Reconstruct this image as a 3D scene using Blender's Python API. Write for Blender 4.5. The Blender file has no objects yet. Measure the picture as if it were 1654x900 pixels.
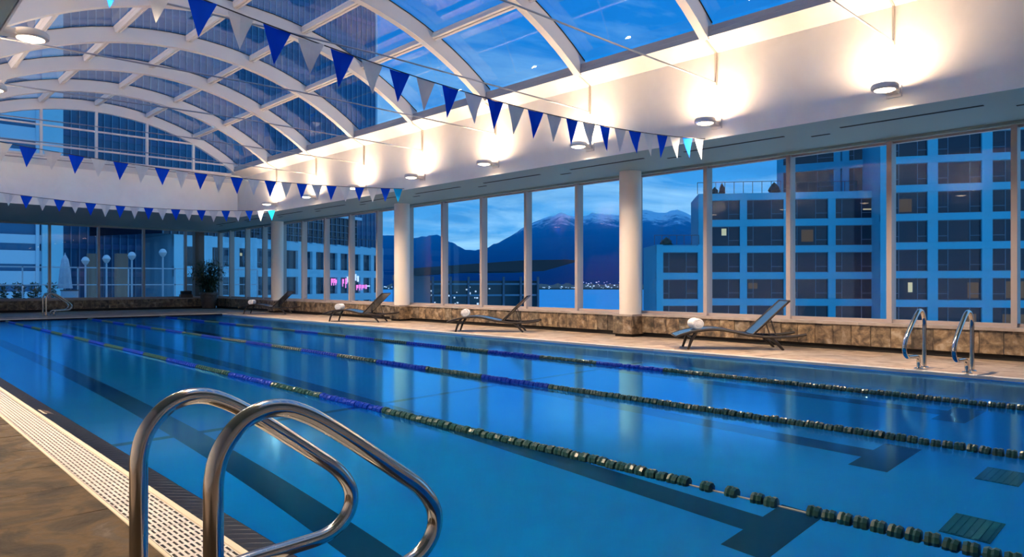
import bpy, bmesh, math, random
from mathutils import Vector, Matrix, noise
random.seed(7)
S = bpy.context.scene
COL = S.collection
PI = math.pi

# ------------------------------------------------------------------ camera
cd = bpy.data.cameras.new('camera'); cam = bpy.data.objects.new('camera', cd); COL.objects.link(cam)
cam.location = (0, 0, 1.15)
cam.rotation_euler = (PI/2, 0, -math.radians(43.2))
cd.sensor_width = 36.0
cd.lens = 1150/1654*36
cd.shift_y = 7/1654
cd.clip_start = 0.05; cd.clip_end = 30000
S.camera = cam
FC = 1150.0
AX = (math.sin(math.radians(43.2)), math.cos(math.radians(43.2)))
def at(u, d):                    # ground point seen in column u at depth d along the lens axis (survey of the surroundings)
    l = (u-827)/FC*d
    return Vector((AX[0]*d+AX[1]*l, AX[1]*d-AX[0]*l, 0))
def zz(v, d): return 1.15+(457-v)/FC*d

# ------------------------------------------------------------------ view and sky
S.view_settings.view_transform = 'Standard'; S.view_settings.look = 'None'
S.view_settings.gamma = 1.0; S.view_settings.exposure = 0.0; S.view_settings.use_curve_mapping = False
S.cycles.use_denoising = True
S.cycles.max_bounces = 14; S.cycles.transparent_max_bounces = 24; S.cycles.transmission_bounces = 8
S.cycles.glossy_bounces = 5; S.cycles.diffuse_bounces = 5
S.cycles.sample_clamp_indirect = 60.0
LAMP_UP, LAMP_DOWN, LAMP_BEAM = 370.0, 14.0, 700.0
W = bpy.data.worlds.new('dusk_sky'); S.world = W; W.use_nodes = True
nt = W.node_tree; nt.nodes.clear()
def N(t, **k):
    n = nt.nodes.new(t)
    for a, b in k.items(): setattr(n, a, b)
    return n
def L(a, b): nt.links.new(a, b)
out = N('ShaderNodeOutputWorld'); bg = N('ShaderNodeBackground'); L(bg.outputs[0], out.inputs[0])
tc = N('ShaderNodeTexCoord'); sep = N('ShaderNodeSeparateXYZ'); L(tc.outputs['Generated'], sep.inputs[0])
rp = N('ShaderNodeValToRGB'); e = rp.color_ramp.elements
e[0].position = 0.0; e[0].color = (.10, .40, .80, 1)
e[1].position = 1.0; e[1].color = (.002, .14, .54, 1)
for p, c in ((.10, (.055, .32, .74, 1)), (.22, (.012, .22, .66, 1)), (.45, (.003, .17, .60, 1))):
    x = rp.color_ramp.elements.new(p); x.color = c
L(sep.outputs['Z'], rp.inputs[0])
ma = N('ShaderNodeMath', operation='ADD'); ma.inputs[1].default_value = .10; L(sep.outputs['Z'], ma.inputs[0])
mm = N('ShaderNodeMath', operation='MAXIMUM'); mm.inputs[1].default_value = .05; L(ma.outputs[0], mm.inputs[0])
dv = N('ShaderNodeVectorMath', operation='DIVIDE'); L(tc.outputs['Generated'], dv.inputs[0])
cb = N('ShaderNodeCombineXYZ'); L(mm.outputs[0], cb.inputs[0]); L(mm.outputs[0], cb.inputs[1]); cb.inputs[2].default_value = 1
L(cb.outputs[0], dv.inputs[1])
n1 = N('ShaderNodeTexNoise'); n1.inputs['Scale'].default_value = .85; n1.inputs['Detail'].default_value = 7; n1.inputs['Roughness'].default_value = .6
n1.inputs['Distortion'].default_value = .5
L(dv.outputs[0], n1.inputs['Vector'])
cr = N('ShaderNodeValToRGB'); cr.color_ramp.elements[0].position = .41; cr.color_ramp.elements[0].color = (0, 0, 0, 1)
cr.color_ramp.elements[1].position = .62; cr.color_ramp.elements[1].color = (1, 1, 1, 1); L(n1.outputs[0], cr.inputs[0])
ml = N('ShaderNodeMath', operation='MULTIPLY'); ml.inputs[1].default_value = .75; L(cr.outputs[0], ml.inputs[0])
mx = N('ShaderNodeMix', data_type='RGBA'); L(ml.outputs[0], mx.inputs[0]); L(rp.outputs[0], mx.inputs[6]); mx.inputs[7].default_value = (.34, .66, .95, 1)
# darker undersides of the cloud bank
n2 = N('ShaderNodeTexNoise'); n2.inputs['Scale'].default_value = 1.7; n2.inputs['Detail'].default_value = 5; L(dv.outputs[0], n2.inputs['Vector'])
c2 = N('ShaderNodeValToRGB'); c2.color_ramp.elements[0].position = .45; c2.color_ramp.elements[1].position = .7
c2.color_ramp.elements[0].color = (1, 1, 1, 1); c2.color_ramp.elements[1].color = (.45, .62, .72, 1); L(n2.outputs[0], c2.inputs[0])
m2 = N('ShaderNodeMix', data_type='RGBA', blend_type='MULTIPLY'); m2.inputs[0].default_value = .45
L(mx.outputs[2], m2.inputs[6]); L(c2.outputs[0], m2.inputs[7]); L(m2.outputs[2], bg.inputs[0]); bg.inputs[1].default_value = 1.25

# ------------------------------------------------------------------ helpers
def mat(name, col, rough=.5, metal=0.0, emit=None, estr=0.0, spec=None):
    m = bpy.data.materials.new(name); m.use_nodes = True
    b = m.node_tree.nodes['Principled BSDF']
    b.inputs['Base Color'].default_value = (*col, 1); b.inputs['Roughness'].default_value = rough; b.inputs['Metallic'].default_value = metal
    if emit: b.inputs['Emission Color'].default_value = (*emit, 1); b.inputs['Emission Strength'].default_value = estr
    if spec is not None: b.inputs['Specular IOR Level'].default_value = spec
    return m
def noisy(m, cols, scale=3, detail=6, bump=0.0, stretch=(1, 1, 1), rand=0.0, vary=None, bscale=None, bdist=.01, poss=None, distort=.6):
    """colour from world-position noise, optional per-object shift and fine relief"""
    t = m.node_tree; b = t.nodes['Principled BSDF']
    g = t.nodes.new('ShaderNodeNewGeometry'); mp = t.nodes.new('ShaderNodeMapping'); mp.inputs['Scale'].default_value = stretch
    t.links.new(g.outputs['Position'], mp.inputs[0]); src = mp.outputs[0]
    if rand:
        oi = t.nodes.new('ShaderNodeObjectInfo'); sc = t.nodes.new('ShaderNodeVectorMath'); sc.operation = 'SCALE'
        cx = t.nodes.new('ShaderNodeCombineXYZ'); t.links.new(oi.outputs['Random'], cx.inputs[0]); t.links.new(oi.outputs['Random'], cx.inputs[2])
        t.links.new(cx.outputs[0], sc.inputs[0]); sc.inputs['Scale'].default_value = rand
        ad = t.nodes.new('ShaderNodeVectorMath'); ad.operation = 'ADD'; t.links.new(src, ad.inputs[0]); t.links.new(sc.outputs[0], ad.inputs[1]); src = ad.outputs[0]
    n = t.nodes.new('ShaderNodeTexNoise'); n.inputs['Scale'].default_value = scale; n.inputs['Detail'].default_value = detail
    n.inputs['Roughness'].default_value = .6; n.inputs['Distortion'].default_value = distort
    t.links.new(src, n.inputs['Vector'])
    r = t.nodes.new('ShaderNodeValToRGB'); el = r.color_ramp.elements
    ps = poss or [.3+.4*i/(len(cols)-1) for i in range(len(cols))]
    el[0].position = ps[0]; el[0].color = (*cols[0], 1); el[1].position = ps[-1]; el[1].color = (*cols[-1], 1)
    for p, c in list(zip(ps, cols))[1:-1]:
        x = el.new(p); x.color = (*c, 1)
    t.links.new(n.outputs[0], r.inputs[0]); cout = r.outputs[0]
    if vary:
        oi2 = t.nodes.new('ShaderNodeObjectInfo'); r2 = t.nodes.new('ShaderNodeValToRGB'); r2.color_ramp.elements[0].color = (*vary[0], 1); r2.color_ramp.elements[1].color = (*vary[-1], 1)
        for i_, c_ in enumerate(vary[1:-1]): x = r2.color_ramp.elements.new((i_+1)/(len(vary)-1)); x.color = (*c_, 1)
        t.links.new(oi2.outputs['Random'], r2.inputs[0]); m_ = t.nodes.new('ShaderNodeMix'); m_.data_type = 'RGBA'; m_.blend_type = 'MULTIPLY'; m_.inputs[0].default_value = 1
        t.links.new(cout, m_.inputs[6]); t.links.new(r2.outputs[0], m_.inputs[7]); cout = m_.outputs[2]
    t.links.new(cout, b.inputs['Base Color'])
    if bump:
        n2 = t.nodes.new('ShaderNodeTexNoise'); n2.inputs['Scale'].default_value = bscale or scale*4; n2.inputs['Detail'].default_value = 5
        t.links.new(src, n2.inputs['Vector'])
        bp = t.nodes.new('ShaderNodeBump'); bp.inputs['Strength'].default_value = bump; bp.inputs['Distance'].default_value = bdist
        t.links.new(n2.outputs[0], bp.inputs['Height']); t.links.new(bp.outputs[0], b.inputs['Normal'])
    return m
def glass(name, tint, f0=.013, extra=.75):
    """thin clear glazing: straight transmission plus mirror reflection rising at grazing angles"""
    m = bpy.data.materials.new(name); m.use_nodes = True; t = m.node_tree; t.nodes.clear()
    o = t.nodes.new('ShaderNodeOutputMaterial'); mix = t.nodes.new('ShaderNodeMixShader')
    tr = t.nodes.new('ShaderNodeBsdfTransparent'); tr.inputs[0].default_value = (*tint, 1)
    gl = t.nodes.new('ShaderNodeBsdfGlossy'); gl.inputs['Roughness'].default_value = 0.0; gl.inputs[0].default_value = (1, 1, 1, 1)
    lw = t.nodes.new('ShaderNodeLayerWeight'); lw.inputs[0].default_value = .5
    p = t.nodes.new('ShaderNodeMath'); p.operation = 'POWER'; p.inputs[1].default_value = 5; t.links.new(lw.outputs['Facing'], p.inputs[0])
    q = t.nodes.new('ShaderNodeMath'); q.operation = 'MULTIPLY_ADD'; q.inputs[1].default_value = extra; q.inputs[2].default_value = f0; t.links.new(p.outputs[0], q.inputs[0])
    t.links.new(q.outputs[0], mix.inputs[0]); t.links.new(tr.outputs[0], mix.inputs[1]); t.links.new(gl.outputs[0], mix.inputs[2])
    t.links.new(mix.outputs[0], o.inputs[0]); return m

class MB:
    def __init__(s): s.v = []; s.f = []
    def add(s, vs, fs):
        k = len(s.v); s.v += [tuple(v) for v in vs]; s.f += [[i+k for i in f] for f in fs]; return s
    def box(s, x0, y0, z0, x1, y1, z1):
        return s.add([(x0,y0,z0),(x1,y0,z0),(x1,y1,z0),(x0,y1,z0),(x0,y0,z1),(x1,y0,z1),(x1,y1,z1),(x0,y1,z1)],
                     [[0,3,2,1],[4,5,6,7],[0,1,5,4],[1,2,6,5],[2,3,7,6],[3,0,4,7]])
    def chamf(s, x0, y0, z0, x1, y1, z1, b, jz=None):
        """box with chamfered top edges"""
        vs = [(x0,y0,z0),(x1,y0,z0),(x1,y1,z0),(x0,y1,z0),(x0,y0,z1-b),(x1,y0,z1-b),(x1,y1,z1-b),(x0,y1,z1-b),
              (x0+b,y0+b,z1),(x1-b,y0+b,z1),(x1-b,y1-b,z1),(x0+b,y1-b,z1)]
        return s.add(vs, [[0,3,2,1],[0,1,5,4],[1,2,6,5],[2,3,7,6],[3,0,4,7],[4,5,9,8],[5,6,10,9],[6,7,11,10],[7,4,8,11],[8,9,10,11]])
    def obox(s, c, ax, ay, az, hx, hy, hz):
        c = Vector(c); vs = []
        for dz in (-1, 1):
            for dx, dy in ((-1,-1),(1,-1),(1,1),(-1,1)): vs.append(c+Vector(ax)*hx*dx+Vector(ay)*hy*dy+Vector(az)*hz*dz)
        return s.add(vs, [[0,3,2,1],[4,5,6,7],[0,1,5,4],[1,2,6,5],[2,3,7,6],[3,0,4,7]])
    def bar(s, a, b, w, h, up=(0,0,1)):
        a = Vector(a); b = Vector(b); d = (b-a); l = d.length; d.normalize(); up = Vector(up)
        sd = d.cross(up)
        if sd.length < 1e-4: sd = d.cross(Vector((1,0,0)))
        sd.normalize(); u2 = sd.cross(d)
        return s.obox((a+b)/2, d, sd, u2, l/2, w/2, h/2)
    def tube(s, pts, r, n=10, caps=True, rads=None):
        pts = [Vector(p) for p in pts]; m = len(pts); k = len(s.v); ref = None; fs = []
        for i, p in enumerate(pts):
            t = (pts[min(i+1, m-1)]-pts[max(i-1, 0)]).normalized()
            if ref is None: ref = t.orthogonal().normalized()
            ref = (ref-t*ref.dot(t)).normalized(); bn = t.cross(ref); rr = rads[i] if rads else r
            for j in range(n):
                a = 2*PI*j/n; s.v.append(tuple(p+ref*rr*math.cos(a)+bn*rr*math.sin(a)))
        for i in range(m-1):
            for j in range(n): fs.append([k+i*n+j, k+i*n+(j+1)%n, k+(i+1)*n+(j+1)%n, k+(i+1)*n+j])
        if caps: fs.append([k+j for j in range(n)][::-1]); fs.append([k+(m-1)*n+j for j in range(n)])
        s.f += fs; return s
    def lathe(s, prof, n=24, axis='z', c=(0,0,0), closed=False):
        k = len(s.v); c = Vector(c); m = len(prof)
        for r, h in prof:
            for j in range(n):
                a = 2*PI*j/n; x, y = r*math.cos(a), r*math.sin(a)
                s.v.append(tuple(c+Vector({'z':(x,y,h),'y':(x,h,y),'x':(h,x,y)}[axis])))
        for i in range(m-1):
            for j in range(n): s.f.append([k+i*n+j, k+i*n+(j+1)%n, k+(i+1)*n+(j+1)%n, k+(i+1)*n+j])
        if not closed:
            s.f.append([k+j for j in range(n)][::-1]); s.f.append([k+(m-1)*n+j for j in range(n)])
        return s
    def prism(s, poly, a0, a1, axis='y'):
        """closed polygon extruded along an axis"""
        n = len(poly); k = len(s.v)
        for a in (a0, a1):
            for p, q in poly: s.v.append({'y':(p,a,q),'x':(a,p,q),'z':(p,q,a)}[axis])
        s.f.append([k+i for i in range(n)]); s.f.append([k+n+i for i in range(n)][::-1])
        for i in range(n): s.f.append([k+i, k+n+i, k+n+(i+1)%n, k+(i+1)%n])
        return s
    def mesh(s, name, m, smooth=False):
        me = bpy.data.meshes.new(name); me.from_pydata(s.v, [], s.f); me.validate()
        bm = bmesh.new(); bm.from_mesh(me); bmesh.ops.recalc_face_normals(bm, faces=bm.faces); bm.to_mesh(me); bm.free()
        if smooth:
            for p in me.polygons: p.use_smooth = True
            me.set_sharp_from_angle(angle=math.radians(38))
        me.materials.append(m); return me
    def obj(s, name, m, parent=None, smooth=False): return inst(name, s.mesh(name, m, smooth), parent)
def inst(name, me, parent=None, loc=None, rz=0, scale=None):
    o = bpy.data.objects.new(name, me); COL.objects.link(o)
    if parent: o.parent = parent
    if loc is not None: o.location = loc
    if rz: o.rotation_euler = (0, 0, rz)
    if scale: o.scale = scale
    return o
def tag(o, label, cat, group=None):
    o['label'] = label; o['category'] = cat
    if group: o['group'] = group
    return o
def thing(name, label, cat, loc=(0,0,0), rz=0, group=None):
    return tag(inst(name, None, None, loc, rz), label, cat, group)
def struct(o): o['kind'] = 'structure'; return o
def sroot(name): return struct(inst(name, None))
def stuff(o): o['kind'] = 'stuff'; return o
def copy_tree(o, parent=None):
    c = o.copy(); COL.objects.link(c); c.parent = parent
    for ch in list(o.children): copy_tree(ch, c)
    return c
ORD = ['first','second','third','fourth','fifth','sixth','seventh','eighth','ninth','tenth','eleventh','twelfth']

# ------------------------------------------------------------------ materials
M = {}
M['white'] = noisy(mat('white_paint', (.80,.78,.75), .55), [(.68,.65,.62),(.73,.70,.67)], 2, 3)
M['lifted_white'] = noisy(mat('white_paint_light_lifted', (.88,.87,.85), .55), [(.85,.84,.82),(.90,.89,.87)], 2, 3)  # white wall paint lightened to stand in for missing light at the far end
M['arch'] = mat('arch_white_metal', (.62,.60,.59), .4)
M['beam'] = mat('beam_grey_white', (.30,.32,.37), .45)
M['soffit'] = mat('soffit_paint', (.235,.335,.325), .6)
M['cream'] = mat('cream_column_paint', (.80,.72,.64), .45)
M['mullion'] = mat('taupe_aluminium', (.42,.36,.34), .45)
M['dark_gap'] = mat('dark_recess', (.012,.011,.010), .8)
M['slate'] = noisy(mat('cleft_slate', (.2,.15,.1), .62, spec=.14), [(.016,.012,.008),(.040,.027,.014),(.075,.048,.020),(.055,.042,.030),(.15,.12,.09)], 2.2, 9, .8, (1.25, 1, 1), .35, None, 7, .015, [.34,.45,.53,.60,.72], 1.3)
M['deck'] = noisy(mat('deck_stone', (.35,.27,.2), .5), [(.20,.15,.115),(.40,.31,.23),(.55,.46,.37)], 3.2, 7, .4, (1,1,1), 5.0, ((.82,.84,.86),(1.05,1,.95)), 12, .006)
M['ledge'] = noisy(mat('split_slate', (.3,.2,.12), .6), [(.045,.040,.035),(.15,.112,.080),(.27,.205,.135),(.42,.37,.31)], 6.5, 10, .9, (1,1,1.1), 9.0, vary=((.48,.50,.52),(1,.92,.85),(.75,.78,.78),(1.2,1.1,.95),(.85,.80,.76)), bscale=14, bdist=.015, poss=[.34,.46,.56,.68], distort=.35)
M['sill'] = noisy(mat('sill_stone', (.42,.36,.32), .5), [(.30,.25,.22),(.48,.41,.37)], 3, 5, .3)
M['grate'] = mat('grate_plastic', (.50,.48,.46), .45)
M['lip'] = mat('cream_lip', (.58,.52,.40), .4)
M['navy'] = mat('navy_glazed_tile', (.004,.007,.016), .38, spec=.12)
M['grout'] = mat('pale_grout', (.13,.14,.145), .8, spec=.1)
M['pool'] = noisy(mat('pool_blue_tile', (.03,.42,.80), .45), [(.001,.33,.84),(.002,.38,.92)], .8, 3)
M['lane'] = mat('lane_dark_tile', (.001,.055,.15), .4)
M['drain'] = mat('drain_green', (.03,.14,.18), .5)
M['steel'] = mat('polished_steel', (.62,.60,.57), .13, 1.0)
M['float_green'] = mat('float_dark_green', (.010,.055,.050), .3)
M['float_blue'] = mat('float_blue', (.001,.032,.34), .4, spec=.12)
M['cable'] = mat('rope_cable', (.25,.26,.25), .5)
M['cord'] = mat('flag_cord', (.03,.03,.035), .6)
M['frame'] = mat('dark_bronze_frame', (.020,.015,.013), .42)
M['towel'] = noisy(mat('white_terry', (.85,.82,.80), .9), [(.70,.67,.66),(.90,.87,.86)], 40, 4, .6, bdist=.006)
M['leaf'] = noisy(mat('plant_leaf', (.03,.07,.03), .45), [(.012,.035,.018),(.05,.10,.045)], 6, 3)
M['stem'] = mat('plant_stem', (.10,.09,.04), .6)
M['pot'] = noisy(mat('brown_pot', (.12,.085,.065), .5), [(.08,.055,.045),(.17,.125,.10)], 5, 4)
M['soil'] = mat('potting_soil', (.02,.014,.01), .95)
M['lamp_metal'] = mat('lamp_painted_metal', (.62,.58,.55), .4)
M['rod'] = mat('tie_rod_grey', (.36,.36,.38), .35, .6)
M['joint'] = mat('anchor_beige', (.50,.45,.40), .5)
M['water'] = bpy.data.materials.new('pool_water')
M['pane'] = glass('window_glass', (.96,.975,.98))
M['roof_pane'] = glass('roof_glass', (.95,.97,.985), .05)
def sling_mat():
    m = mat('charcoal_sling', (.030,.065,.115), .25)
    t = m.node_tree; b = t.nodes['Principled BSDF']
    tc = t.nodes.new('ShaderNodeTexCoord'); w = t.nodes.new('ShaderNodeTexWave'); w.inputs['Scale'].default_value = 60
    t.links.new(tc.outputs['Object'], w.inputs[0]); bp = t.nodes.new('ShaderNodeBump'); bp.inputs['Strength'].default_value = .15; bp.inputs['Distance'].default_value = .002
    t.links.new(w.outputs[1], bp.inputs['Height']); t.links.new(bp.outputs[0], b.inputs['Normal']); b.inputs['Specular IOR Level'].default_value = .9
    return m
M['sling'] = sling_mat()
def flag_mat(name, c, tr=.45):
    m = bpy.data.materials.new(name); m.use_nodes = True; t = m.node_tree; t.nodes.clear()
    o = t.nodes.new('ShaderNodeOutputMaterial'); mx = t.nodes.new('ShaderNodeMixShader'); mx.inputs[0].default_value = tr
    d = t.nodes.new('ShaderNodeBsdfDiffuse'); d.inputs[0].default_value = (*c, 1); l = t.nodes.new('ShaderNodeBsdfTranslucent'); l.inputs[0].default_value = (*c, 1)
    t.links.new(d.outputs[0], mx.inputs[1]); t.links.new(l.outputs[0], mx.inputs[2]); t.links.new(mx.outputs[0], o.inputs[0]); return m
M['flag_blue'] = flag_mat('pennant_blue', (.008,.10,.75)); M['flag_white'] = flag_mat('pennant_white', (.74,.76,.78)); M['flag_cyan'] = flag_mat('pennant_cyan', (.01,.42,.80))
# surroundings
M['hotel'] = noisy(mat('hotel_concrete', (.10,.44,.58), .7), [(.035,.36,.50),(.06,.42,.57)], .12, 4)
M['hglass'] = mat('hotel_window_glass', (.006,.016,.035), .08)
M['hbar'] = mat('window_bar_metal', (.10,.17,.24), .4)
M['lit'] = mat('lit_room', (.06,.035,.02), .6, emit=(1,.58,.25), estr=.055)
M['lamp_glow'] = mat('lamp_or_reflection_glow', (.8,.6,.3), .6, emit=(1,.75,.35), estr=.35)
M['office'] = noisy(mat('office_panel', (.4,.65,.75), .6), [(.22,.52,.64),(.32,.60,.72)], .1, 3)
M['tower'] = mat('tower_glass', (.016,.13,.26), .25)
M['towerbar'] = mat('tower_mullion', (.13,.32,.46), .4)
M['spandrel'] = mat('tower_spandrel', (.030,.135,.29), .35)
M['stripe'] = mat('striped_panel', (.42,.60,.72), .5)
M['roofdark'] = mat('hall_roof_metal', (.018,.030,.040), .5)
M['hallglass'] = mat('hall_glass', (.006,.055,.085), .15)
M['rail'] = mat('railing_metal', (.05,.06,.07), .5)
M['terrace'] = noisy(mat('terrace_paving', (.2,.2,.2), .7), [(.14,.15,.16),(.24,.24,.24)], 1, 4)
M['globe'] = mat('frosted_globe', (.80,.84,.86), .35)
M['pole'] = mat('pale_pole', (.60,.68,.74), .45)
M['umbrella'] = noisy(mat('parasol_canvas', (.68,.70,.78), .9), [(.58,.60,.68),(.74,.76,.82)], 6, 3)
M['shrub'] = noisy(mat('shrub_leaf', (.02,.06,.04), .6), [(.008,.022,.018),(.03,.07,.05)], 4, 3)
M['tan'] = mat('tan_pillar', (.20,.12,.09), .7)
M['neon'] = mat('pink_neon', (.8,.2,.6), .5, emit=(1,.30,.75), estr=.75)
M['neonw'] = mat('white_neon', (.8,.8,.9), .5, emit=(.75,.85,1), estr=.8)
M['shorelight'] = mat('shore_light', (.8,.9,1), .5, emit=(.75,.9,1), estr=.75)

# water surface: glassy, nearly still
def water_nodes():
    m = M['water']; m.use_nodes = True; t = m.node_tree; t.nodes.clear(); nw = t.nodes.new; ln = t.links.new
    o = nw('ShaderNodeOutputMaterial'); mx = nw('ShaderNodeMixShader')
    rf = nw('ShaderNodeBsdfRefraction'); rf.inputs['IOR'].default_value = 1.33; rf.inputs['Roughness'].default_value = 0.0; rf.inputs[0].default_value = (.55,.95,1,1)
    gl = nw('ShaderNodeBsdfGlossy'); gl.inputs['Roughness'].default_value = .11; gl.inputs[0].default_value = (.20,.64,1,1)
    lw = nw('ShaderNodeLayerWeight'); lw.inputs[0].default_value = .5
    cv = nw('ShaderNodeValToRGB'); el = cv.color_ramp.elements
    el[0].position = 0; el[0].color = (0, 0, 0, 1); el[1].position = 1; el[1].color = (.95,)*3+(1,)
    for p, v in ((.69,0),(.73,.02),(.765,.06),(.785,.22),(.80,.46),(.82,.60),(.90,.72)):
        x = el.new(p); x.color = (v,)*3+(1,)
    ln(lw.outputs['Facing'], cv.inputs[0]); ln(cv.outputs[0], mx.inputs[0]); ln(rf.outputs[0], mx.inputs[1]); ln(gl.outputs[0], mx.inputs[2])
    gm = nw('ShaderNodeNewGeometry')
    n = nw('ShaderNodeTexNoise'); n.inputs['Scale'].default_value = 1.3; n.inputs['Detail'].default_value = 2; ln(gm.outputs['Position'], n.inputs['Vector'])
    n2 = nw('ShaderNodeTexNoise'); n2.inputs['Scale'].default_value = 9; n2.inputs['Detail'].default_value = 2; ln(gm.outputs['Position'], n2.inputs['Vector'])
    a = nw('ShaderNodeMath'); a.operation = 'MULTIPLY_ADD'; a.inputs[1].default_value = .08; ln(n2.outputs[0], a.inputs[0]); ln(n.outputs[0], a.inputs[2])
    b = nw('ShaderNodeBump'); b.inputs['Strength'].default_value = .22; b.inputs['Distance'].default_value = .006
    ln(a.outputs[0], b.inputs['Height']); ln(b.outputs[0], gl.inputs['Normal']); ln(mx.outputs[0], o.inputs[0])
water_nodes()

# ------------------------------------------------------------------ main dimensions (metres)
XW, XE, YS, YN = 1.44, 10.30, .45, 26.75       # water edges
ZW = -.05
GX, GY = 12.80, 33.5                           # window walls
XL, XR, YF, YB = 1.10, 10.55, 25.95, .35       # upper white walls
ZS = 3.55                                      # soffit
LWX, BWY = -1.7, -2.6                          # walls behind the camera side
ARCH_Y = [6.28+2.735*k for k in range(-2, 8)]
CX = 5.83

# ------------------------------------------------------------------ room shell
fl = sroot('floor')
m = MB()
m.box(LWX-.2, BWY-.2, -.35, .985, GY+.3, -.014); m.box(XE+.06, BWY-.2, -.35, GX+.3, GY+.3, -.014)
m.box(.985, YN+.42, -.35, XE+.06, GY+.3, -.014); m.box(.985, BWY-.2, -.35, XE+.06, YS-.1, -.014)
m.obj('floor_slab', M['deck'], fl)
def tile_mesh(w, h, t, mt, k):
    mb = MB(); rnd = random.Random(k); b = .0015
    # slightly uneven cleft top
    mb.chamf(-w/2, -h/2, -t, w/2, h/2, 0, b)
    mb.v = [(x+rnd.uniform(-.001,.001), y+rnd.uniform(-.001,.001), z+(rnd.uniform(-.002,.001) if z > -t/2 else 0)) for x, y, z in mb.v]
    return mb.mesh('slate_tile', mt)
def lay(parent, x0, y0, nx, ny, w, h, mt, seed, name='slate_tile'):
    ms = [tile_mesh(w-.0016, h-.0016, .02, mt, seed+i) for i in range(4)]
    for i in range(nx):
        for j in range(ny): inst(name, random.choice(ms), parent, (x0+(i+.5)*w, y0+(j+.5)*h, 0))
lay(fl, -.815, .45, 3, 13, .60, .60, M['slate'], 10)              # near deck
lay(fl, XE+.07, -.6, 4, 40, .575, .60, M['deck'], 20)             # deck along the windows
mb = MB()                                                          # far deck: too far to tell the tiles apart
for i in range(24):
    for j in range(10):
        mb.chamf(-1.6+i*.6, YN+.43+j*.6, -.02, -1.6+i*.6+.594, YN+.43+j*.6+.594, random.uniform(-.002,0), .005)
stuff(mb.obj('far_deck_tile', M['deck'], fl))

# pool basin
ZB = -1.65
pf = sroot('floor_pool')
m = MB(); m.box(XW-.12, YS-.2, ZB-.2, XE+.2, YN+.2, ZB)
m.box(XW-.13, YS-.2, ZB, XW-.02, YN+.2, -.075); m.box(XE, YS-.2, ZB, XE+.06, YN+.2, -.02)
m.box(XW-.02, YN, ZB, XE, YN+.1, -.03); m.box(XW-.02, YS-.1, ZB, XE, YS, -.03)
m.obj('basin', M['pool'], pf)
for k in range(4):
    x = (2.54, 4.76, 6.88, 9.12)[k]
    MB().box(x-.14, 2.54, ZB, x+.14, YN-2.0, ZB+.004).obj('lane_line', M['lane'], pf)
    MB().box(x-.44, 2.22, ZB, x+.44, 2.54, ZB+.0045).obj('lane_cross_bar', M['lane'], pf)
    MB().box(x-.5, YN-2.0, ZB, x+.5, YN-1.7, ZB+.0045).obj('lane_cross_bar', M['lane'], pf)
MB().box(XW, 7.48, ZB, XE, 7.58, ZB+.0035).obj('depth_line', M['lane'], pf)
for x, y in ((5.65, 1.4), (6.92, 1.5)):
    g = MB().box(x-.20, y-.15, ZB, x+.20, y+.15, ZB+.01)
    for i in range(6): g.box(x-.19, y-.13+i*.046, ZB+.01, x+.19, y-.105+i*.046, ZB+.018)
    g.obj('drain_grille', M['drain'], pf)
wt = struct(MB().add([(XW-.05, YS-.05, ZW),(XE+.03, YS-.05, ZW),(XE+.03, YN+.05, ZW),(XW-.05, YN+.05, ZW)], [[0,1,2,3]]).obj('floor_water', M['water']))
wt['label'] = 'still blue pool water'
# right and near lips
tr = sroot('trim_1')
for j in range(27): MB().chamf(XE-.005, YS-.1+j, -.045, XE+.065, YS-.1+j+.996, .002, .008).obj('edge_stone', M['grate'], tr)
# overflow gutter on the camera side
m = MB(); m.box(.985, YS-.1, -.16, 1.27, YN+.4, -.15); m.obj('gutter_channel', M['dark_gap'], sroot('trim_2'))
gt = thing('gutter_grate', 'white slotted overflow grate along the near pool edge', 'grate', (0, YS, 0))
m = MB(); m.chamf(.985, 0, -.15, 1.008, YN-YS+.3, 0, .004); m.obj('edge_strip', M['lip'], gt)
m = MB(); m.chamf(1.226, 0, -.15, 1.266, YN-YS+.3, .002, .005); m.obj('inner_lip', M['lip'], gt)
PL = .52
g = MB(); nr = 9; pw = (1.226-1.008)/nr
for i in range(nr+1):
    w = .0068 if 0 < i < nr else .005
    g.box(1.008+i*pw-(w if i else 0), .002, -.025, 1.008+i*pw+(w if i < nr else 0), PL-.002, -.001)
for j in range(8):
    y = j*PL/7; g.box(1.008, max(y-.0105, .002), -.022, 1.226, min(y+.0105, PL-.002), -.0014)
gm = g.mesh('grate_panel', M['grate'])
for j in range(50): inst('grate_panel', gm, gt, (0, j*PL, 0))
fg = thing('gutter_grate', 'white slotted overflow grate across the far end of the pool', 'grate', (0, YN, 0))
m = MB(); m.chamf(1.27, .10, -.15, XE+.06, .13, 0, .004); m.chamf(1.27, .37, -.15, XE+.06, .41, 0, .004); m.obj('edge_strip', M['lip'], fg)
g = MB()
for i in range(9): g.box(.004, .135+i*.029, -.02, .496, .135+i*.029+.016, -.001)
for i in range(4): g.box(.004+i*.156, .135, -.02, .028+i*.156, .385, -.002)
gm = g.mesh('grate_panel', M['grate'])
for j in range(18): inst('grate_panel', gm, fg, (1.3+j*.5, 0, 0))
m = MB(); m.box(1.27, YN+.1, -.16, XE+.06, YN+.41, -.15); m.obj('gutter_channel', M['dark_gap'], sroot('trim_3'))
m = MB(); m.chamf(1.27, YN-.01, -.06, XE+.06, YN+.10, -.005, .01); m.obj('far_edge_tile', M['navy'], bpy.data.objects['trim_3'])
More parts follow.
